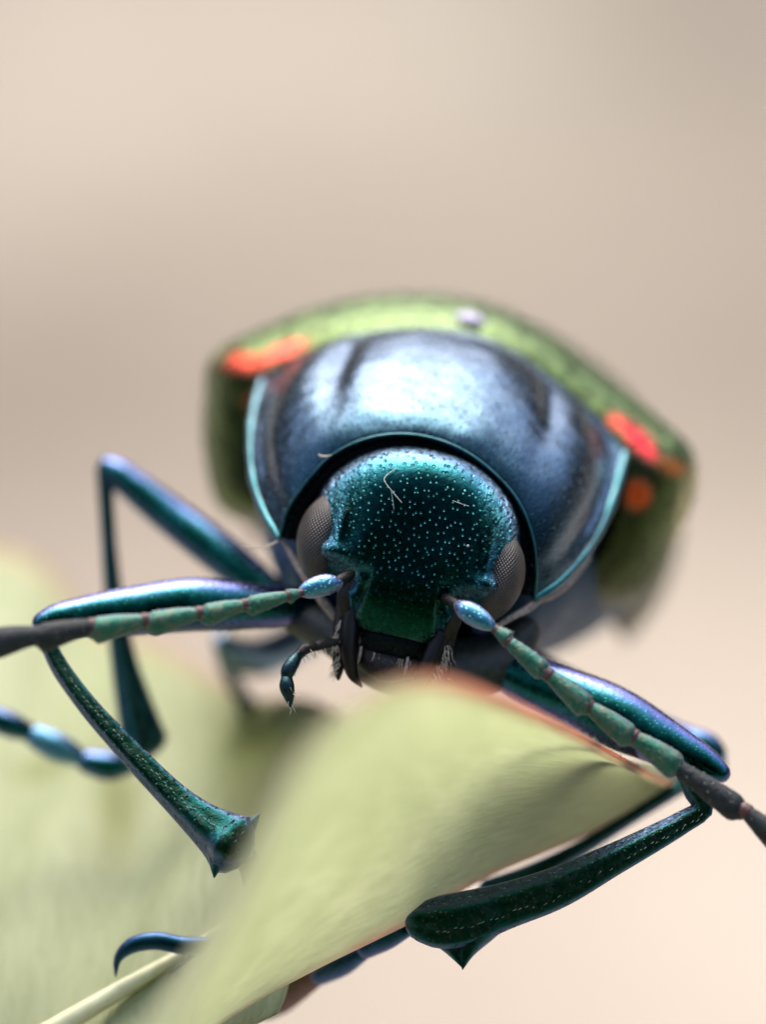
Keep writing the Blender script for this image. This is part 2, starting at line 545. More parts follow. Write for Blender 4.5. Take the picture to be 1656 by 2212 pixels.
def strip(cA, cB, ns, nt_, bulge, name, tint, th=.16, parent=leaf, wob=.0):
    A = spline(np.array([V(*q) for q in cA]), ns)
    B = spline(np.array([V(*q) for q in cB]), ns)
    t = np.linspace(0, 1, nt_)
    verts = np.zeros((ns, nt_, 3)); uv = np.zeros((ns, nt_, 2)); colr = np.ones((ns, nt_, 3))
    for j, tt in enumerate(t):
        verts[:, j] = A * (1 - tt) + B * tt
    nr = gridnormals(verts.reshape(-1, 3), ns, nt_).reshape(ns, nt_, 3)
    for j, tt in enumerate(t):
        verts[:, j] += nr[:, j] * bulge * math.sin(math.pi * tt)
        if wob:
            verts[:, j] += nr[:, j] * (wob * math.sin(math.pi * tt) * np.sin(np.linspace(0, 14, ns) + 5 * tt))[:, None]
    ln = np.concatenate([[0], np.cumsum(np.linalg.norm(np.diff(verts[:, nt_ // 2], axis=0), axis=1))])
    wd = np.linalg.norm(A - B, axis=1).mean()
    for j, tt in enumerate(t):
        uv[:, j, 0] = tt * wd; uv[:, j, 1] = ln
        colr[:, j] = [tint(s, tt) for s in np.linspace(0, 1, ns)]
    v = verts.reshape(-1, 3)
    f = gridfaces(ns, nt_)
    nr = gridnormals(v, ns, nt_)
    v2, f2 = thicken(v, f, th, nr)
    uv = np.concatenate([uv.reshape(-1, 2)] * 2); cc = np.concatenate([colr.reshape(-1, 3)] * 2)
    return finish(name, v2, f2, M['leaf'], parent, leaf, uv=uv, colr=cc), A, B

# the lobe that curls towards the camera: its near edge and its far edge
near_edge = [(120, 2420, -19), (330, 2230, -18.5), (440, 2050, -18), (540, 1850, -17.5), (615, 1680, -17), (715, 1555, -15.5), (830, 1482, -13.5),
             (920, 1464, -11.5), (1020, 1487, -9), (1120, 1525, -6), (1230, 1575, -3), (1330, 1630, 0), (1400, 1668, 2.4), (1466, 1700, 4.8)]
far_edge = [(300, 2420, 0), (450, 2215, 0), (545, 2152, 0), (675, 2082, 0), (790, 2026, 0), (880, 1982, .3), (975, 1922, 1.5), (1080, 1868, 2.6),
            (1180, 1828, 3.3), (1260, 1795, 3.8), (1340, 1755, 4.3), (1400, 1728, 4.6), (1440, 1712, 4.8), (1468, 1702, 5)]
def sstep0(x, a, b_):
    t = min(max((x - a) / (b_ - a), 0), 1)
    return t * t * (3 - 2 * t)
def tint_lobe(s, t):
    e = max(0, 1 - t / .03) * .7 * sstep0(s, .3, .5)
    r = np.array([1.0, 1.0, 1.0]) * (1 - e) + np.array([1.2, .7, .8]) * e
    e2 = max(0, 1 - (1 - t) / .03) * (1 if s > .35 else .3)
    return r * (1 - e2) + np.array([1.3, .85, 1.0]) * e2
lobe, LA, LB = strip(near_edge, far_edge, 90, 40, .6, 'curled_lobe', tint_lobe)
pts = np.concatenate([LA[8:], np.interp(np.linspace(0, 1, len(LA) - 8), [0, .35, .5, .75, 1], [.01, .02, .10, .05, .03])[:, None]], axis=1)
v, f, u = tube(pts, n=80, m=8)
finish('red_margin', v, f, M['red_edge'], lobe, leaf, uv=u, colr=np.ones((len(v), 3)))

hs = []
lv = np.array([v.co[:] for v in lobe.data.vertices])[:90 * 40] + np.array(leaf.location)
lg = lv.reshape(90, 40, 3)
for k in range(900):
    i = rng.integers(20, 88); j = int(40 * (1 - rng.random() ** 1.6 * .32)) - 1
    p0 = lg[i, j] + (lg[min(i + 1, 89), j] - lg[i, j]) * rng.random()
    dr = (lg[i, j] - lg[i, j - 3]); dr /= np.linalg.norm(dr)
    al = lg[min(i + 1, 89), j] - lg[i - 1, j]; al /= np.linalg.norm(al)
    nn = P(.6, -.6, -.5) - P(0, 0, 0)
    v0 = dr * rng.uniform(-.2, .5) + al * rng.uniform(-.3, .9) + nn * rng.uniform(.1, .5)
    hs.append((p0, p0 + v0 * rng.uniform(.08, .2), .011, rng.normal(0, .01, 3)))
for k in range(160):
    i = rng.integers(62, 89); p0 = lg[i, 0] + (lg[min(i + 1, 89), 0] - lg[i, 0]) * rng.random()
    v0 = P(rng.uniform(-.6, .6), rng.uniform(-.5, 1), rng.uniform(-.6, .3)) - P(0, 0, 0)
    hs.append((p0, p0 + v0 * .13, .011, rng.normal(0, .01, 3)))
hv, hf, hu = hairs(hs)
finish('leaf_fuzz', hv, hf, M['vein'], lobe, leaf, kind='stuff')

# the main blade, lying back under the beetle
top_edge = [(-500, 900, 27), (-200, 1075, 24), (0, 1195, 22), (150, 1300, 20), (330, 1420, 17), (480, 1485, 14), (620, 1530, 12), (760, 1580, 10)]
bot_edge = [(-700, 2600, 9), (-300, 2500, 5), (0, 2430, 2.5), (150, 2410, 1.5), (260, 2400, 1), (380, 2330, .6), (480, 2250, .5), (600, 2190, .5)]
def tint_blade(s, t):
    return np.array([1, 1, 1.0]) * (1.0)
def blade_strip():
    ns, nt_ = 60, 50
    A = spline(np.array(top_edge, dtype=float), ns); B = spline(np.array(bot_edge, dtype=float), ns)
    verts = np.zeros((ns, nt_, 3)); uv = np.zeros((ns, nt_, 2)); colr = np.ones((ns, nt_, 3))
    for j, t in enumerate(np.linspace(0, 1, nt_)):
        q = A * (1 - t) + B * t
        q[:, 2] = A[:, 2] * (1 - t) ** 1.7 + B[:, 2] * (1 - (1 - t) ** 1.7)
        for i in range(ns):
            verts[i, j] = V(*q[i])
            e = max(0, 1 - t / .03)
            colr[i, j] = np.array([1, 1, 1.0]) * (1 - e) + np.array([1.3, .8, .8]) * e
            uv[i, j] = (i * .25, t * 14)
            for x0, y0, ax, ay, k in SHADE_BLOTCH:
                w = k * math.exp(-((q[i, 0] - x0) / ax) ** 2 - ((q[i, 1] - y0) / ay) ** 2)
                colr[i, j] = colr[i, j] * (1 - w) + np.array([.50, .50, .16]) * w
    v = verts.reshape(-1, 3); f = gridfaces(ns, nt_); nr = gridnormals(v, ns, nt_)
    v += nr * (.25 * np.sin(uv[:, :, 0] * 1.7 + uv[:, :, 1] * .6)).reshape(-1, 1)
    v2, f2 = thicken(v, f, .2, nr)
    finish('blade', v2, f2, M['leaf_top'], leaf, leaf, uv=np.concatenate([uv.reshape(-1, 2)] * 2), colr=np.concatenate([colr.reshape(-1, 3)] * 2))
    return verts
# olive blotches: yellowed blade colour, with shade from the beetle painted in
SHADE_BLOTCH = [(560, 1600, 110, 130, .95), (540, 1760, 60, 120, .6), (255, 1740, 45, 130, .75), (90, 1660, 90, 30, .6)]
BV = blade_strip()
v, f, u = tube(vpath([(-60, 2330, 2.2, .3), (130, 2215, 1.5, .24), (260, 2138, 1.7, .2), (390, 2062, 2.2, .13), (480, 2010, 2.8, .1), (640, 1910, 4.2, .06)]), n=30, m=10)
finish('midrib', v, f, M['vein'], leaf, leaf)
# leaf stalk and the plant's stem going down to the ground, outside the frame
a0 = V(-60, 2330, 2.6); a1 = V(-500, 2700, 4)
v, f, u = tube(np.array([list(a0) + [.35], list(a1) + [.6], [-26, 8, HGT - 26, .8], [-33, 12, HGT - 34, 1.0]]), n=24, m=10)
finish('leaf_stalk', v, f, M['vein'], leaf, leaf)
v, f, u = tube(np.array([[-30, 10, 0, 2.4], [-33, 14, 80, 2.1], [-30, 11, 160, 1.8], [-33, 12, 235, 1.5], [-36, 14, 300, 1.1]]), n=40, m=10)
finish('plant_stem', v, f, M['stem'], leaf, leaf)

# ------------------------------------------------------------------ beetle
beetle = empty('beetle', V(930, 1480, 9), 'metallic blue-green beetle with red shoulder spots facing forward over the leaf', 'beetle')
def part(name, g, mat, parent=beetle, colr=None, kind=None, smooth=True):
    v, f, u = g
    return finish(name, v, f, M[mat], parent, beetle, uv=u, colr=colr, kind=kind, smooth=smooth)

# body: thorax and abdomen as one continuous shell
def body():
    secs = [(900, 1310, 2.6, 1.3, .9), (895, 1290, 3.2, 2.2, 1.5), (905, 1230, 4.6, 3.0, 2.3), (930, 1140, 6.5, 3.7, 3.0), (975, 1090, 9, 4.2, 3.5), (1020, 1080, 13, 4.2, 3.4),
            (1080, 1090, 18, 3.6, 2.9), (1140, 1110, 23, 2.4, 2.0), (1180, 1130, 27, .9, .8)]
    m = 40; vs = []; roll = R(16)
    rows = spline(np.array([[a, b, 30 * c, d, e] for a, b, c, d, e in secs], dtype=float), 50)
    for r in rows:
        for k in range(m):
            an = 2 * math.pi * k / m
            a, b_ = r[3] * math.cos(an), r[4] * math.sin(an)
            x = a * math.cos(roll) + b_ * math.sin(roll); y = -a * math.sin(roll) + b_ * math.cos(roll)
            vs.append(V(r[0] + 100 * x, r[1] - 100 * y, r[2] / 30))
    f = gridfaces(50, m, True)
    f = [q[::-1] for q in f]
    f += [tuple(range(m)), tuple(reversed(range(49 * m, 50 * m)))]
    uv = [(k % m * .3, k // m * .4) for k in range(len(vs))]
    part('body', (np.array(vs), f, uv), 'under')
body()

# elytra
def elytra():
    roll = R(0)
    # cross sections of the pair, listed from the lower left edge over the back to the lower right edge
    S = []
    S.append([(640, 1130, 7.6), (585, 1080, 7.4), (560, 960, 7.2), (560, 870, 7.0), (575, 826, 6.8), (650, 775, 6.7), (740, 735, 6.6), (830, 717, 6.6), (930, 714, 6.6), (1030, 729, 6.5), (1120, 768, 6.4),
              (1210, 836, 6.3), (1290, 905, 6.1), (1345, 985, 5.8), (1345, 1060, 5.8), (1320, 1140, 6.0), (1270, 1230, 6.4), (1200, 1290, 6.8)])
    S.append([(600, 1130, 8.4), (520, 1085, 8.0), (490, 965, 7.8), (490, 870, 7.5), (500, 800, 7.3), (610, 742, 7.2), (720, 700, 7.3), (830, 678, 7.4), (940, 676, 7.4), (1050, 695, 7.2), (1150, 742, 7.0),
              (1260, 824, 6.8), (1360, 910, 6.5), (1440, 1010, 6.2), (1430, 1080, 6.3), (1395, 1170, 6.6), (1330, 1260, 7.0), (1240, 1300, 7.4)])
    S.append([(560, 1140, 9.4), (480, 1095, 9.0), (446, 970, 8.8), (446, 870, 8.6), (458, 775, 8.4), (580, 705, 8.6), (705, 660, 8.9), (830, 638, 9.0), (945, 638, 9.0), (1065, 662, 8.8), (1175, 714, 8.4),
              (1300, 806, 8.0), (1410, 896, 7.6), (1495, 985, 7.2), (1500, 1060, 7.3), (1455, 1170, 7.6), (1390, 1280, 8.0), (1290, 1320, 8.4)])
    S.append([(560, 1140, 11), (485, 1100, 11), (450, 975, 10.8), (452, 870, 10.7), (480, 785, 10.6), (600, 712, 10.8), (715, 666, 11), (840, 640, 11), (955, 640, 11), (1075, 663, 10.9), (1185, 716, 10.7),
              (1305, 808, 10.4), (1405, 900, 10), (1480, 995, 9.8), (1480, 1080, 9.8), (1440, 1180, 10), (1385, 1270, 10.2), (1300, 1310, 10.4)])
    def ring(cx, cy, rx, ry, d):
        out = []
        for k in range(18):
            an = math.pi * (1.16 - 1.32 * k / 17)
            x, y = rx * math.cos(an), ry * math.sin(an)
            out.append((cx + 100 * (x * .96 + y * .27), cy - 100 * (-x * .27 + y * .96), d))
        return out
    S.append(ring(1005, 1090, 4.75, 4.05, 15))
    S.append(ring(1050, 1100, 4.1, 3.5, 20))
    S.append(ring(1100, 1115, 3.0, 2.6, 25))
    S.append(ring(1140, 1130, 1.5, 1.4, 29))
    S.append(ring(1155, 1140, .35, .35, 30.5))
    nu = 160; nvv = 90
    cols_ = [spline(np.array([V(*q) for q in s]), nu) for s in S]
    G = np.zeros((nvv, nu, 3))
    st = np.array(cols_)          # sections x nu x 3
    for j in range(nu):
        G[:, j] = spline(st[:, j], nvv)
    # colours: green back, red shoulder spots, orange spots below, yellowish edge
    C = np.zeros((nvv, nu, 4))
    cam_l = np.array(cam.location)
    def topx(p):
        r = p - cam_l
        fwd = np.array([0, CT, -ST]); upv = np.array([0, ST, CT])
        k = DIST / r.dot(fwd)
        return 828 + 100 * r[0] * k, 1106 - 100 * r.dot(upv) * k
    for i in range(nvv):
        for j in range(nu):
            x, y = topx(G[i, j]); w = j / (nu - 1); t = i / (nvv - 1)
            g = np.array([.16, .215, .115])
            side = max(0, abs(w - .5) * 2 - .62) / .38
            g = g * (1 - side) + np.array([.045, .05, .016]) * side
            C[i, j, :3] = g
            if (G[i, j] - cam_l).dot(np.array([0, CT, -ST])) - DIST < 9.4:
                for (x0, y0, ax, ay, rot, cc) in SPOTS:
                    dx, dy = x - x0, y - y0
                    a = dx * math.cos(rot) + dy * math.sin(rot); b_ = -dx * math.sin(rot) + dy * math.cos(rot)
                    e = (a / ax) ** 2 + (b_ / ay) ** 2
                    k = 1 / (1 + math.exp((e - 1) * 4)) if e < 6 else 0
                    C[i, j, :3] = C[i, j, :3] * (1 - k) + np.array(cc) * k
                    C[i, j, 3] = max(C[i, j, 3], k)
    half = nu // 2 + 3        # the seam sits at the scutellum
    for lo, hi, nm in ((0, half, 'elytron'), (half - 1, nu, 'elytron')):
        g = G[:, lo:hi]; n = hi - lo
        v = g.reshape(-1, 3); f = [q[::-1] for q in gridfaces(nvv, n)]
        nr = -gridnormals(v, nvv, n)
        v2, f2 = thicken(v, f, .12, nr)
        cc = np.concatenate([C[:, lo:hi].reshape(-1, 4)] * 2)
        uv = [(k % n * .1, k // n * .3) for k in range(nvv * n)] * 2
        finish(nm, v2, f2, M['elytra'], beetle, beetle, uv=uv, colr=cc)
SPOTS = [(520, 785, 58, 24, .12, (.80, .10, .05)), (612, 760, 52, 17, -.42, (.80, .08, .06)), (1332, 912, 24, 15, .7, (.8, .09, .05)),
         (1385, 955, 60, 21, .85, (.85, .035, .05)), (1452, 1008, 34, 17, .3, (.7, .2, .04)), (545, 868, 20, 24, 0, (.4, .08, .01)), (1378, 1068, 28, 34, 0, (.75, .10, .01)),
         (470, 765, 20, 24, 0, (.4, .48, .22)), (1492, 1080, 24, 110, .25, (.5, .48, .28))]
elytra()
sc_pts = np.array([V(1015, 694, 6.9)])
def ellipsoid(c, rx, ry, rz, m=20, n=12, roll=0.0):
    vs = []; fs = []; uv = []
    for i in range(n + 1):
        th = math.pi * i / n
        for j in range(m):
            ph = 2 * math.pi * j / m
            x, y, z = rx * math.sin(th) * math.cos(ph), ry * math.cos(th), rz * math.sin(th) * math.sin(ph)
            x, y = x * math.cos(roll) + y * math.sin(roll), -x * math.sin(roll) + y * math.cos(roll)
            vs.append(np.asarray(c) + P(x, y, z) - P(0, 0, 0)); uv.append((ph, th))
    fs = [q for q in gridfaces(n + 1, m, True)]
    return np.array(vs), fs, uv
M['scutellum'] = irid('scutellum_cuticle', [(0, (.36, .34, .46)), (1, (.5, .48, .6))], rough=.5, metal=.1)
part('scutellum', ellipsoid(V(1016, 697, 7.5), .42, .24, .7, roll=R(14)), 'scutellum')

# pronotum ------------------------------------------------------------
front = [(603, 1163, 1.9), (622, 1100, 1.8), (655, 1050, 1.7), (715, 985, 1.6), (785, 950, 1.5), (850, 938, 1.45), (920, 943, 1.4), (1000, 972, 1.3), (1075, 1028, 1.2),
         (1125, 1090, 1.1), (1152, 1160, 1.05), (1160, 1230, 1.1), (1157, 1292, 1.3)]
back = [(566, 822, 6.6), (590, 802, 6.6), (650, 765, 6.5), (740, 726, 6.4), (830, 708, 6.3), (930, 705, 6.3), (1030, 720, 6.2), (1120, 760, 6.1), (1210, 828, 5.9), (1290, 900, 5.7), (1335, 950, 5.5), (1352, 978, 5.3)]
left = [(603, 1163, 1.9), (578, 1120, 2.4), (552, 1050, 3.3), (543, 970, 4.3), (549, 890, 5.5), (566, 822, 6.6)]
right = [(1157, 1292, 1.3), (1195, 1268, 1.6), (1240, 1225, 2.2), (1290, 1155, 3.2), (1328, 1065, 4.3), (1352, 978, 5.3)]
NU, NV = 150, 90
Fr = spline(np.array([V(*q) for q in front]), NU); Bk = spline(np.array([V(*q) for q in back]), NU)
Lf = spline(np.array([V(*q) for q in left]), NV); Rt = spline(np.array([V(*q) for q in right]), NV)
def pronotum():
    G = np.zeros((NV, NU, 3))
    uu = np.linspace(0, 1, NU)[None, :, None]; vv = np.linspace(0, 1, NV)[:, None, None]
    G = ((1 - vv) * Fr[None] + vv * Bk[None] + (1 - uu) * Lf[:, None] + uu * Rt[:, None]
         - ((1 - uu) * (1 - vv) * Fr[0] + uu * (1 - vv) * Fr[-1] + (1 - uu) * vv * Bk[0] + uu * vv * Bk[-1]))
    ctr = V(930, 1180, 4.2)
    out = G - ctr; out /= np.linalg.norm(out, axis=2)[:, :, None]
    h = .62 * np.sin(np.pi * vv) ** .8 * np.sin(np.pi * uu) ** .6
    # shallow lateral hollows inside the raised margins and low dents on the disc
    def g(u0, v0, su, sv): return np.exp(-((uu - u0) / su) ** 2 - ((vv - v0) / sv) ** 2)
    h = h - .20 * g(.07, .5, .035, .4) - .20 * g(.93, .5, .035, .4)
    h = h + .12 * g(.20, .6, .06, .3) + .12 * g(.80, .6, .06, .3) - .2 * g(.29, .6, .03, .26) - .16 * g(.72, .62, .03, .28)
    h = h - .10 * g(.5, .3, .12, .2) - .14 * g(.5, .93, .5, .06) + .05 * g(.42, .6, .05, .3) + .05 * g(.6, .6, .05, .3)
    G = G + out * h
    # front rim rolled inwards
    c2 = V(895, 1200, 2.2)
    rim = []
    for k, (sh, dd) in enumerate(((.10, .06), (.16, .3), (.22, .8))):
        q = Fr + (c2 - Fr) / np.linalg.norm(c2 - Fr, axis=1)[:, None] * sh + (P(0, 0, dd) - P(0, 0, 0))
        rim.append(q)
    # back edge turned down
    tail = [Bk + (ctr - Bk) * .03 + (P(0, 0, .1) - P(0, 0, 0)), Bk + (ctr - Bk) * .12 + (P(0, 0, .1) - P(0, 0, 0))]
    A = np.concatenate([np.array(rim[::-1]), G, np.array(tail)])
    n = A.shape[0]
    uv = [(k % NU * .075, k // NU * .055) for k in range(n * NU)]
    v = A.reshape(-1, 3)
    f = [q[::-1] for q in gridfaces(n, NU)]
    nr = -gridnormals(v, n, NU)
    v2, f2 = thicken(v, f, .05, nr)
    o = finish('pronotum', v2, f2, M['pronotum'], beetle, beetle, uv=uv * 2)
    for side in (Lf, Rt):
        p = np.concatenate([side, np.full((NV, 1), .12)], axis=1)
        p[:, 3] *= 1 + .16 * np.sin(np.arange(NV) * .33) * np.sin(np.arange(NV) * .11 + 1)
        p[:12, 3] *= np.linspace(.5, 1, 12); p[-8:, 3] *= np.linspace(1, .6, 8)
        part('side_margin', tube(p, n=60, m=12), 'teal', o)
    p = np.concatenate([Fr, np.full((NU, 1), .03)], axis=1)
    part('front_rim', tube(p, n=110, m=8), 'teal', o)
    return o
pron = pronotum()
# inner collar behind the head, coloured black to paint in the gap's shade
def collar():
    rows = []
    c2 = V(895, 1200, 2.2)
    for sh, dd in ((.15, .35), (.42, 1.0), (.9, 1.8), (1.7, 2.2)):
        rows.append(Fr + (c2 - Fr) / np.linalg.norm(c2 - Fr, axis=1)[:, None] * sh + (P(0, 0, dd) - P(0, 0, 0)))
    A = np.array(rows); v = A.reshape(-1, 3); f = gridfaces(4, NU)
    nr = gridnormals(v, 4, NU)
    v2, f2 = thicken(v, f, -.05, nr)
    part('neck_gap_shade', (v2, f2, [(0, 0)] * len(v2)), 'black')
collar()

# head ----------------------------------------------------------------
ROLL = R(12.7)
def H(a, b_, c):
    px = 890 + 100 * (a * math.cos(ROLL) + b_ * math.sin(ROLL))
    py = 1195 + 100 * (a * math.sin(ROLL) - b_ * math.cos(ROLL))
    return V(px, py, -c - .13 * a)
def sstep(x, a, b_):
    t = min(max((x - a) / (b_ - a), 0), 1)
    return t * t * (3 - 2 * t)
half_out = [(0, 2.28), (.6, 2.24), (1.2, 2.06), (1.75, 1.68), (2.12, 1.2), (2.27, .6), (2.3, 0), (2.2, -.55), (1.9, -.95), (1.55, -1.1), (1.25, -1.25), (1.08, -1.6), (.9, -1.8), (.5, -1.84), (0, -1.86)]
full = half_out + [(-a, b_) for a, b_ in half_out[-2:0:-1]]
def head_c(a, b_):
    rho2 = (a / 2.42) ** 2 + ((b_ - .25) / (2.12 if b_ > .25 else 2.6)) ** 2
    c = -1.75 + 1.75 * math.sqrt(max(0.0, 1 - min(rho2, 1) ** 1.75)) + .10 * b_
    aa = abs(a)
    # shallow furrow down the middle of the brow, swellings beside it
    c -= .10 * math.exp(-(a / .5) ** 2 - ((b_ - .9) / .9) ** 2)
    c += .10 * math.exp(-((aa - 1.0) / .35) ** 2 - ((b_ - .1) / .6) ** 2)
    # ledge that notches the eye, and the hollow of the antenna below it
    c += .46 * math.exp(-((aa - 1.84) / .24) ** 2 - ((b_ + .32) / .2) ** 2)
    c += .16 * math.exp(-((aa - 1.5) / .3) ** 2 - ((b_ + .33) / .2) ** 2)
    c += .12 * math.exp(-((aa - 1.62) / .12) ** 2 - ((b_ - .25) / .5) ** 2)
    c -= .55 * math.exp(-((aa - 1.30) / .26) ** 2 - ((b_ + .86) / .24) ** 2)
    # clypeus plate
    w = .72 + .16 * sstep(-b_, .6, 1.7)
    pl = (1 - sstep(aa, w - .03, w + .05)) * sstep(-b_, .2, 1.1)
    c += .10 * pl - .12 * math.exp(-((aa - w - .08) / .07) ** 2) * sstep(-b_, .6, 1.0)
    c -= .10 * math.exp(-((aa - .9) / .2) ** 2 - ((b_ + .62) / .12) ** 2)
    return c
def head():
    n, m = 130, 320
    o = spline(np.array([list(q) + [0] for q in full + [full[0]]]), m + 1)[:m, :2]
    vs, uv = [], []
    ctr = np.array([0, .15])
    for i in range(1, n + 1):
        r = i / n
        for j in range(m):
            a, b_ = ctr + (o[j] - ctr) * r
            c = head_c(a, b_)
            edge = max(0, (r - .9) / .1)
            c -= .55 * edge ** 2
            vs.append(H(a, b_, c)); uv.append((a, b_))
    c0 = len(vs); vs.append(H(0, .15, head_c(0, .15))); uv.append((0, .15))
    f = [q for q in gridfaces(n, m, True)]
    f += [(c0, j, (j + 1) % m) for j in range(m)]
    # back of the head, drawn into the neck
    last = (n - 1) * m; prev = last
    for sc_, cc in ((.985, -2.6), (.9, -3.3), (.6, -3.8)):
        st = len(vs)
        for j in range(m):
            a, b_ = ctr + (o[j] - ctr) * sc_
            vs.append(H(a, b_, cc)); uv.append((a, b_))
        for j in range(m):
            k = (j + 1) % m
            f.append((prev + j, st + j, st + k, prev + k))
        prev = st
    f.append(tuple(prev + j for j in reversed(range(m))))
    f = [q[::-1] for q in f]
    return part('head', (np.array(vs), f, uv), 'head')
hd = head()
# clypeus skin over the plate (its own smoother green cuticle)
def clypeus():
    n, m = 36, 30; vs = []; uv = []
    for i in range(n):
        b_ = -.62 - 1.21 * i / (n - 1)
        w = .745 + .16 * sstep(-b_, .6, 1.7)
        for j in range(m):
            a = (j / (m - 1) * 2 - 1) * w
            lift = -.06 + .085 * sstep(i, 0, 14) - .03 * sstep(abs(j / (m - 1) * 2 - 1), .8, 1)
            bb = b_
            vs.append(H(a, bb, head_c(a, b_) + lift)); uv.append((a, b_))
    f = gridfaces(n, m); v = np.array(vs); nr = gridnormals(v, n, m)
    v2, f2 = thicken(v, f, .08, nr)
    part('clypeus', (v2, f2, uv * 2), 'head', hd)
clypeus()
# eyes
def eye(s):
    vs, uv = [], []
    n, m = 48, 64
    for i in range(n + 1):
        th = math.pi * i / n
        for j in range(m):
            ph = 2 * math.pi * j / m
            x, y, z = .48 * math.sin(th) * math.cos(ph), 1.0 * math.cos(th), .80 * math.sin(th) * math.sin(ph)
            # slightly bean-shaped and leaning
            x += -.16 * y * y + .04 * y
            a, b_, c = s * (2.03 + x), -.12 + y, -1.0 + z
            vs.append(H(a, b_, c))
            uv.append((ph * .55, y))
    f = gridfaces(n + 1, m, True)
    if s > 0: f = [q[::-1] for q in f]
    return part('compound_eye', (np.array(vs), f, uv), 'eye', hd)
eye(-1); eye(1)

def hpath(rows):
    return np.array([list(H(*q[:3])) + [q[3]] for q in rows])
# labrum: notched plate below the clypeus
M['labrum'] = irid('labrum_cuticle', [(0, (.006, .010, .010)), (.3, (.012, .022, .024)), (1, (.1, .14, .16))], rough=.38, pit=(9, .25, .9, .04, None), grain=(12, .7, .04), wear=.7)
def labrum():
    n, m = 16, 26; vs = []; uv = []
    for i in range(n):
        t = i / (n - 1)
        for j in range(m):
            x = j / (m - 1) * 2 - 1
            w = .72 - .12 * t ** 3
            b_ = -1.80 - .56 * t * (1 - .12 * math.exp(-(x / .25) ** 2)) + .05 * x * x * t
            c = -.62 - .25 * x * x - .30 * t * t + .06 * math.sin(math.pi * t)
            vs.append(H(x * w, b_, c)); uv.append((x, b_))
    v = np.array(vs); f = gridfaces(n, m); nr = gridnormals(v, n, m)
    v2, f2 = thicken(v, f, .18, nr)
    part('labrum', (v2, f2, uv * 2), 'labrum', hd)
labrum()
M['mandible'] = plain('mandible_black', (.0015, .001, .001), (.005, .003, .003), .35, 10, .3, .02, 0, .25)
for s in (-1, 1):
    part('mandible', tube(hpath([(s * .98, -1.55, -.85, .22), (s * .93, -1.95, -.75, .21), (s * .84, -2.4, -.72, .18), (s * .66, -2.85, -.8, .12), (s * .42, -3.05, -.9, .03)]), 20, 14), 'mandible', hd)
    part('maxilla', tube(hpath([(s * 1.2, -1.45, -1.05, .15), (s * 1.16, -1.85, -.95, .17), (s * 1.08, -2.4, -.92, .15), (s * .98, -2.85, -.98, .1), (s * .95, -3.0, -1.0, .04)]), 18, 12), 'dark', hd)
    part('cheek_plate', tube(hpath([(s * 1.02, -.75, -.75, .12), (s * 1.18, -1.2, -.72, .2), (s * 1.12, -1.6, -.85, .16)]), 14, 12), 'dark', hd)
    # whitish bristles of the maxilla
    hs = []
    for k in range(60):
        t = rng.random(); b_ = -1.75 - 1.15 * t
        a = s * (1.2 - .2 * t + rng.normal(0, .05)); c = -.82 + rng.normal(0, .07)
        p0 = H(a, b_, c); p1 = H(a + s * rng.uniform(.02, .14), b_ - rng.uniform(.12, .28), c + rng.uniform(.02, .15))
        hs.append((p0, p1, .011, rng.normal(0, .01, 3)))
    part('bristles', hairs(hs), 'hair', hd, kind='stuff')
# mouth below the labrum
part('lower_lip', tube(hpath([(-.62, -2.35, -1.2, .28), (0, -2.5, -1.05, .36), (.62, -2.35, -1.2, .28)]), 16, 14), 'dark', hd)
for a in (-.62, .42):
    p0 = H(a, -2.3, -.75)
    part('amber_tooth', tube(hpath([(a, -2.22, -.78, .035), (a + .01, -2.42, -.76, .04), (a + .0, -2.6, -.78, .012)]), 8, 8), 'skin', hd)
hs = [(H(a, -2.28, -.8), H(a + rng.normal(0, .02), -2.28 - rng.uniform(.1, .22), -.72), .01, rng.normal(0, .006, 3)) for a in rng.uniform(-.6, .6, 22)]
part('lip_bristles', hairs(hs), 'hair', hd, kind='stuff')

# maxillary palps, segment by segment
def palp(segs, n_h, name='palp_segment'):
    first = None
    for k, q in enumerate(segs):
        o = part('palp' if k == 0 else name, tube(vpath(q), 14, 12), 'dark' if k < 2 else 'palp', hd)
    hs = []
    for q in segs:
        w = spline(vpath(q), 8)
        for k in range(n_h):
            i = rng.integers(0, 8)
            dirn = P(rng.uniform(-.1, .6), rng.uniform(-1, -.2), rng.uniform(-.6, 0)) - P(0, 0, 0)
            dirn /= np.linalg.norm(dirn)
            hs.append((w[i, :3] + dirn * w[i, 3] * .8, w[i, :3] + dirn * (w[i, 3] + rng.uniform(.12, .22)), .012, rng.normal(0, .012, 3)))
    part('palp_bristles', hairs(hs), 'hair', hd, kind='stuff')
M['palp'] = irid('palp_cuticle', [(0, (.015, .03, .035)), (.5, (.03, .07, .08)), (1, (.12, .2, .26))], rough=.32, grain=(12, .5, .03))
palp([[(728, 1388, .9, .09), (700, 1391, .8, .12), (680, 1398, .7, .1)],
      [(682, 1396, .7, .1), (660, 1402, .6, .125), (642, 1418, .5, .11)],
      [(648, 1412, .5, .09), (634, 1430, .3, .15), (622, 1452, .2, .16), (618, 1466, .2, .11)],
      [(620, 1462, .2, .12), (620, 1482, .1, .165), (625, 1505, .1, .12), (628, 1526, .1, .03)]], 9)
palp([[(975, 1420, .9, .06), (966, 1445, .8, .07), (962, 1470, .7, .06)], [(962, 1468, .7, .06), (968, 1492, .6, .05), (978, 1515, .6, .02)]], 5)

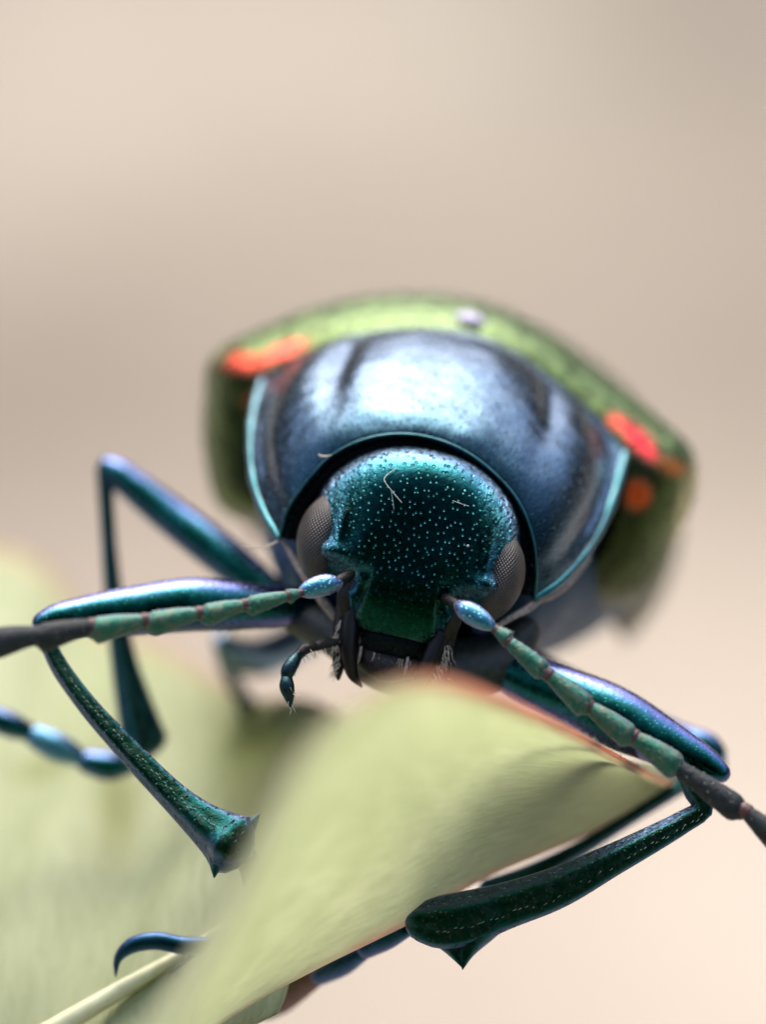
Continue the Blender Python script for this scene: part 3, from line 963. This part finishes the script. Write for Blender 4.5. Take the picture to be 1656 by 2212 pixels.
# throat plates under the head, pale membranes beside it
part('throat_plate', tube(vpath([(640, 1330, 3.2, .4), (720, 1365, 2.6, .5), (850, 1432, 2.0, .72), (980, 1450, 2.0, .74), (1080, 1425, 2.2, .6), (1140, 1360, 2.2, .35)]), 30, 20), 'gula')
part('neck_skin', tube(vpath([(612, 1168, 2.2, .05), (640, 1215, 2.0, .09), (672, 1262, 1.8, .11), (700, 1300, 1.8, .12), (735, 1345, 1.8, .1)]), 20, 10), 'skin')
part('neck_skin', tube(vpath([(1168, 1290, 1.6, .10), (1145, 1312, 1.4, .10), (1112, 1330, 1.2, .08), (1075, 1352, 1.0, .07)]), 20, 10), 'skin')
part('neck_skin', tube(vpath([(1160, 1300, 1.7, .06), (1195, 1284, 2.0, .10), (1235, 1250, 2.6, .09), (1275, 1205, 3.3, .04)]), 20, 10), 'skin')
part('seta', tube(vpath([(603, 1168, 1.9, .018), (570, 1183, 1.7, .016), (545, 1184, 1.6, .012), (523, 1180, 1.5, .005)]), 14, 6), 'hair')

# antennae ------------------------------------------------------------
def antenna(base, scape, segs, side):
    o = part('antenna', tube(vpath(base), 10, 12), 'dark')
    part('scape', tube(vpath(scape), 22, 18), 'scape', o)
    hh = []
    for k, (x0, y0, d0, x1, y1, d1, r0, r1, mat) in enumerate(segs):
        p0, p1 = V(x0, y0, d0), V(x1, y1, d1)
        n, m = 14, 14
        ax = p1 - p0; L = np.linalg.norm(ax)
        path = np.array([list(p0) + [r0 * .5 + r1 * .3], list(p0 + ax * .3) + [r1 * .8], list(p0 + ax * .68) + [r1 * .97], list(p0 + ax * .92) + [r1 * .9], list(p1 - ax * .01) + [r1 * .62]])
        v, f, u = tube(path, n, m)
        # triangular saw tooth: the outer end sags
        dn = P(0, -1, 0) - P(0, 0, 0)
        t = np.clip(((v - p0) @ ax) / L ** 2, 0, 1)
        low = np.clip(((v - (p0 + np.outer(t, ax))) @ dn) / r1, 0, 1)
        v = v + np.outer(low * np.clip((t - .3) / .6, 0, 1) ** 1.5 * r1 * .38, dn)
        sg = part('antenna_segment', (v, f, u), mat, o)
        q = p0 - ax / L * .06
        part('antenna_joint', tube(np.array([list(q - ax / L * .03) + [r1 * .6], list(q + ax / L * .1) + [r1 * .7]]), 5, 10), 'joint', o)
        for _ in range(int(34 * L)):
            i = rng.integers(0, len(v)); out = v[i] - (p0 + ax * np.clip((v[i] - p0) @ ax / L ** 2, 0, 1))
            out = out / (np.linalg.norm(out) + 1e-6)
            hh.append((v[i] - out * .01, v[i] + out * .035 + ax / L * rng.uniform(.04, .08), .005, rng.normal(0, .004, 3)))
    part('antenna_bristles', hairs(hh), 'hair', o, kind='stuff')
antenna([(760, 1240, .3, .10), (742, 1250, -.1, .13), (726, 1258, -.35, .11)],
        [(730, 1262, -.4, .15), (712, 1262, -.5, .22), (685, 1268, -.6, .235), (660, 1276, -.7, .17), (648, 1280, -.75, .09)],
        [(648, 1281, -.8, 622, 1287, -.9, .08, .14, 'antenna'), (624, 1287, -.9, 532, 1308, -1.2, .09, .19, 'antenna'), (530, 1306, -1.2, 436, 1328, -1.5, .10, .21, 'antenna'),
         (432, 1324, -1.5, 318, 1346, -1.8, .10, .23, 'antenna'), (314, 1340, -1.8, 196, 1360, -2.1, .12, .25, 'antenna'), (200, 1352, -2.1, 78, 1376, -2.4, .16, .27, 'antenna_tip'),
         (96, 1370, -2.4, -20, 1386, -2.7, .18, .29, 'antenna_tip'), (-22, 1384, -2.7, -120, 1392, -3, .16, .27, 'antenna_tip')], -1)
antenna([(958, 1292, .2, .10), (975, 1298, -.2, .13), (994, 1312, -.5, .11)],
        [(992, 1308, -.6, .13), (1006, 1318, -.8, .22), (1030, 1332, -.9, .235), (1054, 1347, -1.0, .17), (1068, 1356, -1.0, .09)],
        [(1072, 1360, -1.0, 1102, 1382, -1.1, .10, .17, 'antenna'), (1096, 1384, -1.1, 1180, 1452, -1.2, .10, .21, 'antenna'), (1184, 1456, -1.2, 1272, 1528, -1.2, .11, .24, 'antenna'),
         (1270, 1524, -1.2, 1368, 1594, -1.2, .11, .25, 'antenna'), (1368, 1590, -1.2, 1470, 1658, -1.2, .13, .27, 'antenna'), (1462, 1656, -1.2, 1605, 1752, -1.3, .18, .27, 'antenna_tip'),
         (1612, 1752, -1.4, 1700, 1830, -1.5, .14, .27, 'antenna_tip'), (1702, 1832, -1.5, 1790, 1910, -1.6, .14, .26, 'antenna_tip')], 1)

# legs ----------------------------------------------------------------
def keel(a):
    return 1 + .13 * math.cos(4 * a) + .05 * math.cos(2 * a)
def leg(name, femur, tibia, tarsus=(), claws=(), spur=None, mat=None):
    o = part(name, tube(vpath(femur), 46, 26), mat or 'femur')
    g = [tube(vpath(tibia), 44, 20, shape=keel)]
    if spur:
        g += [tube(vpath(q), 14, 14) for q in spur]
    tb = join(g)
    part('tibia', tb, 'tibia', o)
    if name == 'front_leg':
        w = spline(vpath(tibia), 60); hs = []
        for k in range(8, 58):
            tg = w[min(k + 1, 59), :3] - w[k - 1, :3]; tg /= np.linalg.norm(tg)
            fw = P(0, 0, -1) - P(0, 0, 0); sd_ = np.cross(tg, fw)
            for an in (-58, -20, 26, 62):
                if rng.random() < .25: continue
                a_ = R(an + rng.normal(0, 5)); dr = fw * math.cos(a_) + sd_ * math.sin(a_)
                b0 = w[k, :3] + dr * w[k, 3] * .98 + tg * rng.normal(0, .02)
                hs.append((b0, b0 + dr * .03 + tg * rng.uniform(.05, .1), .012, dr * .012))
        part('tibia_bristles', hairs(hs), 'glint', o, kind='stuff')
    for q in tarsus:
        mt = 'tarsus'
        if isinstance(q, tuple):
            q, mt = q
        part('tarsus_segment', tube(vpath(q), 12, 14), mt, o)
    for q in claws:
        part('claw', tube(vpath(q), 22, 12), 'tarsus', o)
    return o
M['hind'] = irid('hind_leg_sky_sheen', [(0, (.10, .2, .3)), (.3, (.25, .4, .55)), (1, (.4, .5, .7))], rough=.4)  # paler than the other legs: a sky reflection painted into the colour
leg('front_leg', [(700, 1300, 3.4, .36), (600, 1310, 2.8, .46), (500, 1308, 2.5, .56), (420, 1306, 2.3, .60), (300, 1318, 2.1, .56), (180, 1332, 1.9, .45), (110, 1342, 1.7, .34), (88, 1346, 1.6, .24)],
    [(98, 1372, 1.5, .15), (120, 1425, 1.4, .18), (180, 1512, 1.1, .20), (300, 1645, .7, .25), (390, 1735, .4, .31), (440, 1778, .2, .40), (478, 1806, .1, .52), (500, 1824, 0, .63)],
    [[(535, 1850, .6, .26), (556, 1900, .5, .32), (560, 1950, .4, .28)], [(560, 1950, .4, .24), (548, 2000, .6, .3), (510, 2035, .9, .24)]],
    [[(500, 2045, 1.0, .2), (450, 2044, 1.0, .2), (395, 2042, 1.2, .2), (335, 2032, 1.3, .2), (285, 2042, 1.4, .18), (255, 2070, 1.5, .10), (250, 2108, 1.6, .02)],
     [(450, 2045, 1.2, .14), (420, 2062, 1.6, .08), (380, 2095, 2.0, .05), (350, 2118, 2.2, .015)]],
    spur=[[(486, 1826, .1, .36), (472, 1856, 0, .24), (466, 1876, 0, .12), (463, 1896, 0, .012)], [(514, 1808, 0, .36), (534, 1788, 0, .24), (548, 1774, 0, .12), (562, 1758, 0, .012)]])
leg('front_leg', [(960, 1380, 3.0, .36), (1060, 1420, 2.4, .46), (1130, 1462, 2.1, .58), (1218, 1500, 1.8, .63), (1330, 1550, 1.5, .68), (1454, 1612, 1.2, .50), (1530, 1652, 1.0, .34), (1562, 1672, .9, .22)],
    [(1480, 1672, .4, .16), (1505, 1712, .35, .22), (1522, 1742, .3, .20), (1475, 1776, .3, .22), (1425, 1804, .2, .25), (1322, 1858, .1, .31), (1202, 1918, .0, .40), (1090, 1957, 0, .45), (1010, 1982, 0, .52), (945, 1992, 0, .50), (905, 1990, 0, .38)],
    [[(876, 2006, .9, .2), (838, 2026, 1.2, .25), (790, 2050, 1.6, .22)], [(786, 2056, 1.7, .18), (740, 2082, 2.2, .27), (690, 2108, 2.7, .22)],
     ([(686, 2110, 2.8, .2), (640, 2136, 3.4, .30), (600, 2160, 4.0, .35), (572, 2176, 4.4, .3)], 'tarsus_brown')],
    spur=[[(1085, 1958, 0, .40), (1048, 1992, 0, .40), (1022, 2026, 0, .32), (1007, 2060, -.05, .17), (1000, 2094, -.1, .012)], [(940, 1988, .1, .32), (958, 2018, 0, .29), (978, 2046, -.03, .2), (999, 2088, -.1, .02)]])
leg('middle_leg', [(640, 1330, 5.5, .34), (565, 1268, 6.0, .42), (470, 1192, 6.4, .48), (374, 1118, 6.8, .45), (290, 1052, 7, .38), (245, 1015, 7.1, .3), (228, 1003, 7.1, .2)],
    [(226, 1012, 7.1, .17), (232, 1120, 7, .15), (245, 1280, 6.7, .18), (270, 1440, 6.5, .27), (295, 1540, 6.4, .38), (312, 1604, 6.4, .46)],
    [([(290, 1650, 6.3, .2), (235, 1655, 6.2, .34), (185, 1645, 6.2, .28)], 'femur'), ([(180, 1640, 6.2, .2), (125, 1615, 6.1, .34), (75, 1590, 6.1, .28)], 'scape'), ([(70, 1585, 6.1, .2), (20, 1565, 6, .3), (-60, 1535, 6, .24)], 'femur')])
leg('middle_leg', [(1120, 1420, 6, .34), (1250, 1495, 5.6, .42), (1380, 1560, 5.2, .42), (1480, 1598, 5, .34), (1535, 1615, 4.9, .3), (1556, 1630, 4.9, .2)],
    [(1560, 1645, 4.8, .16), (1470, 1700, 4.4, .15), (1350, 1775, 4.0, .14), (1240, 1842, 3.6, .17), (1130, 1900, 3.3, .24), (1060, 1935, 3.2, .34)],
    [[(1040, 1950, 3.2, .2), (990, 1972, 3.2, .24), (940, 1985, 3.2, .2)]])
leg('hind_leg', [(720, 1320, 13, .4), (640, 1385, 12, .46), (560, 1420, 11, .46), (500, 1405, 10, .36), (478, 1385, 9.6, .24)],
    [(480, 1395, 9.6, .2), (490, 1440, 10.5, .2), (520, 1500, 12, .22), (560, 1570, 13, .3)], mat='hind')

# ------------------------------------------------------------------ lint on the beetle's head
def lint(rows, r, label):
    g = tube(np.array([list(H(*q)) + [r] for q in rows]), 16, 6)
    o = bpy.data.objects
    c = np.mean(g[0], axis=0)
    e = finish('fibre', g[0], g[1], M['fibre'], None, None)
    e['label'] = label; e['category'] = 'fibre'; e['group'] = 'lint fibres on the head'
    return e
def on(a, b_, up=.05): return (a, b_, head_c(a, b_) + up)
lint([on(-.72, 1.72), on(-.92, 1.48, .09), on(-.93, 1.42, .12), on(-.72, 1.22, .08), on(-.45, 1.02, .03)], .013, 'bent V-shaped pale fibre stuck on the green forehead')
lint([on(-.72, 1.2, .05), on(-.66, 1.05, .06), on(-.58, .84, .03)], .008, 'short straight pale fibre branching off the bent one')
lint([on(.62, 1.30, .03), on(.78, 1.28, .04), on(.98, 1.26, .03)], .008, 'faint thin fibre lying crosswise on the smoother side of the green forehead')
g = tube(vpath([(688, 982, 1.5, .012), (700, 986, 1.3, .02), (716, 984, 1.25, .012)]), 10, 6)
e = finish('fibre', g[0], g[1], M['hair'], None, None)
e['label'] = 'tiny tan fibre bridging the dark gap between head and collar'; e['category'] = 'fibre'; e['group'] = 'lint fibres on the head'
g = ellipsoid(H(*on(1.15, .42, .02)), .035, .03, .03, 10, 8)
e = finish('dust_grain', g[0], g[1], M['fibre'], None, None)
e['label'] = 'single pale dust grain on the green forehead beside the eye'; e['category'] = 'dust grain'
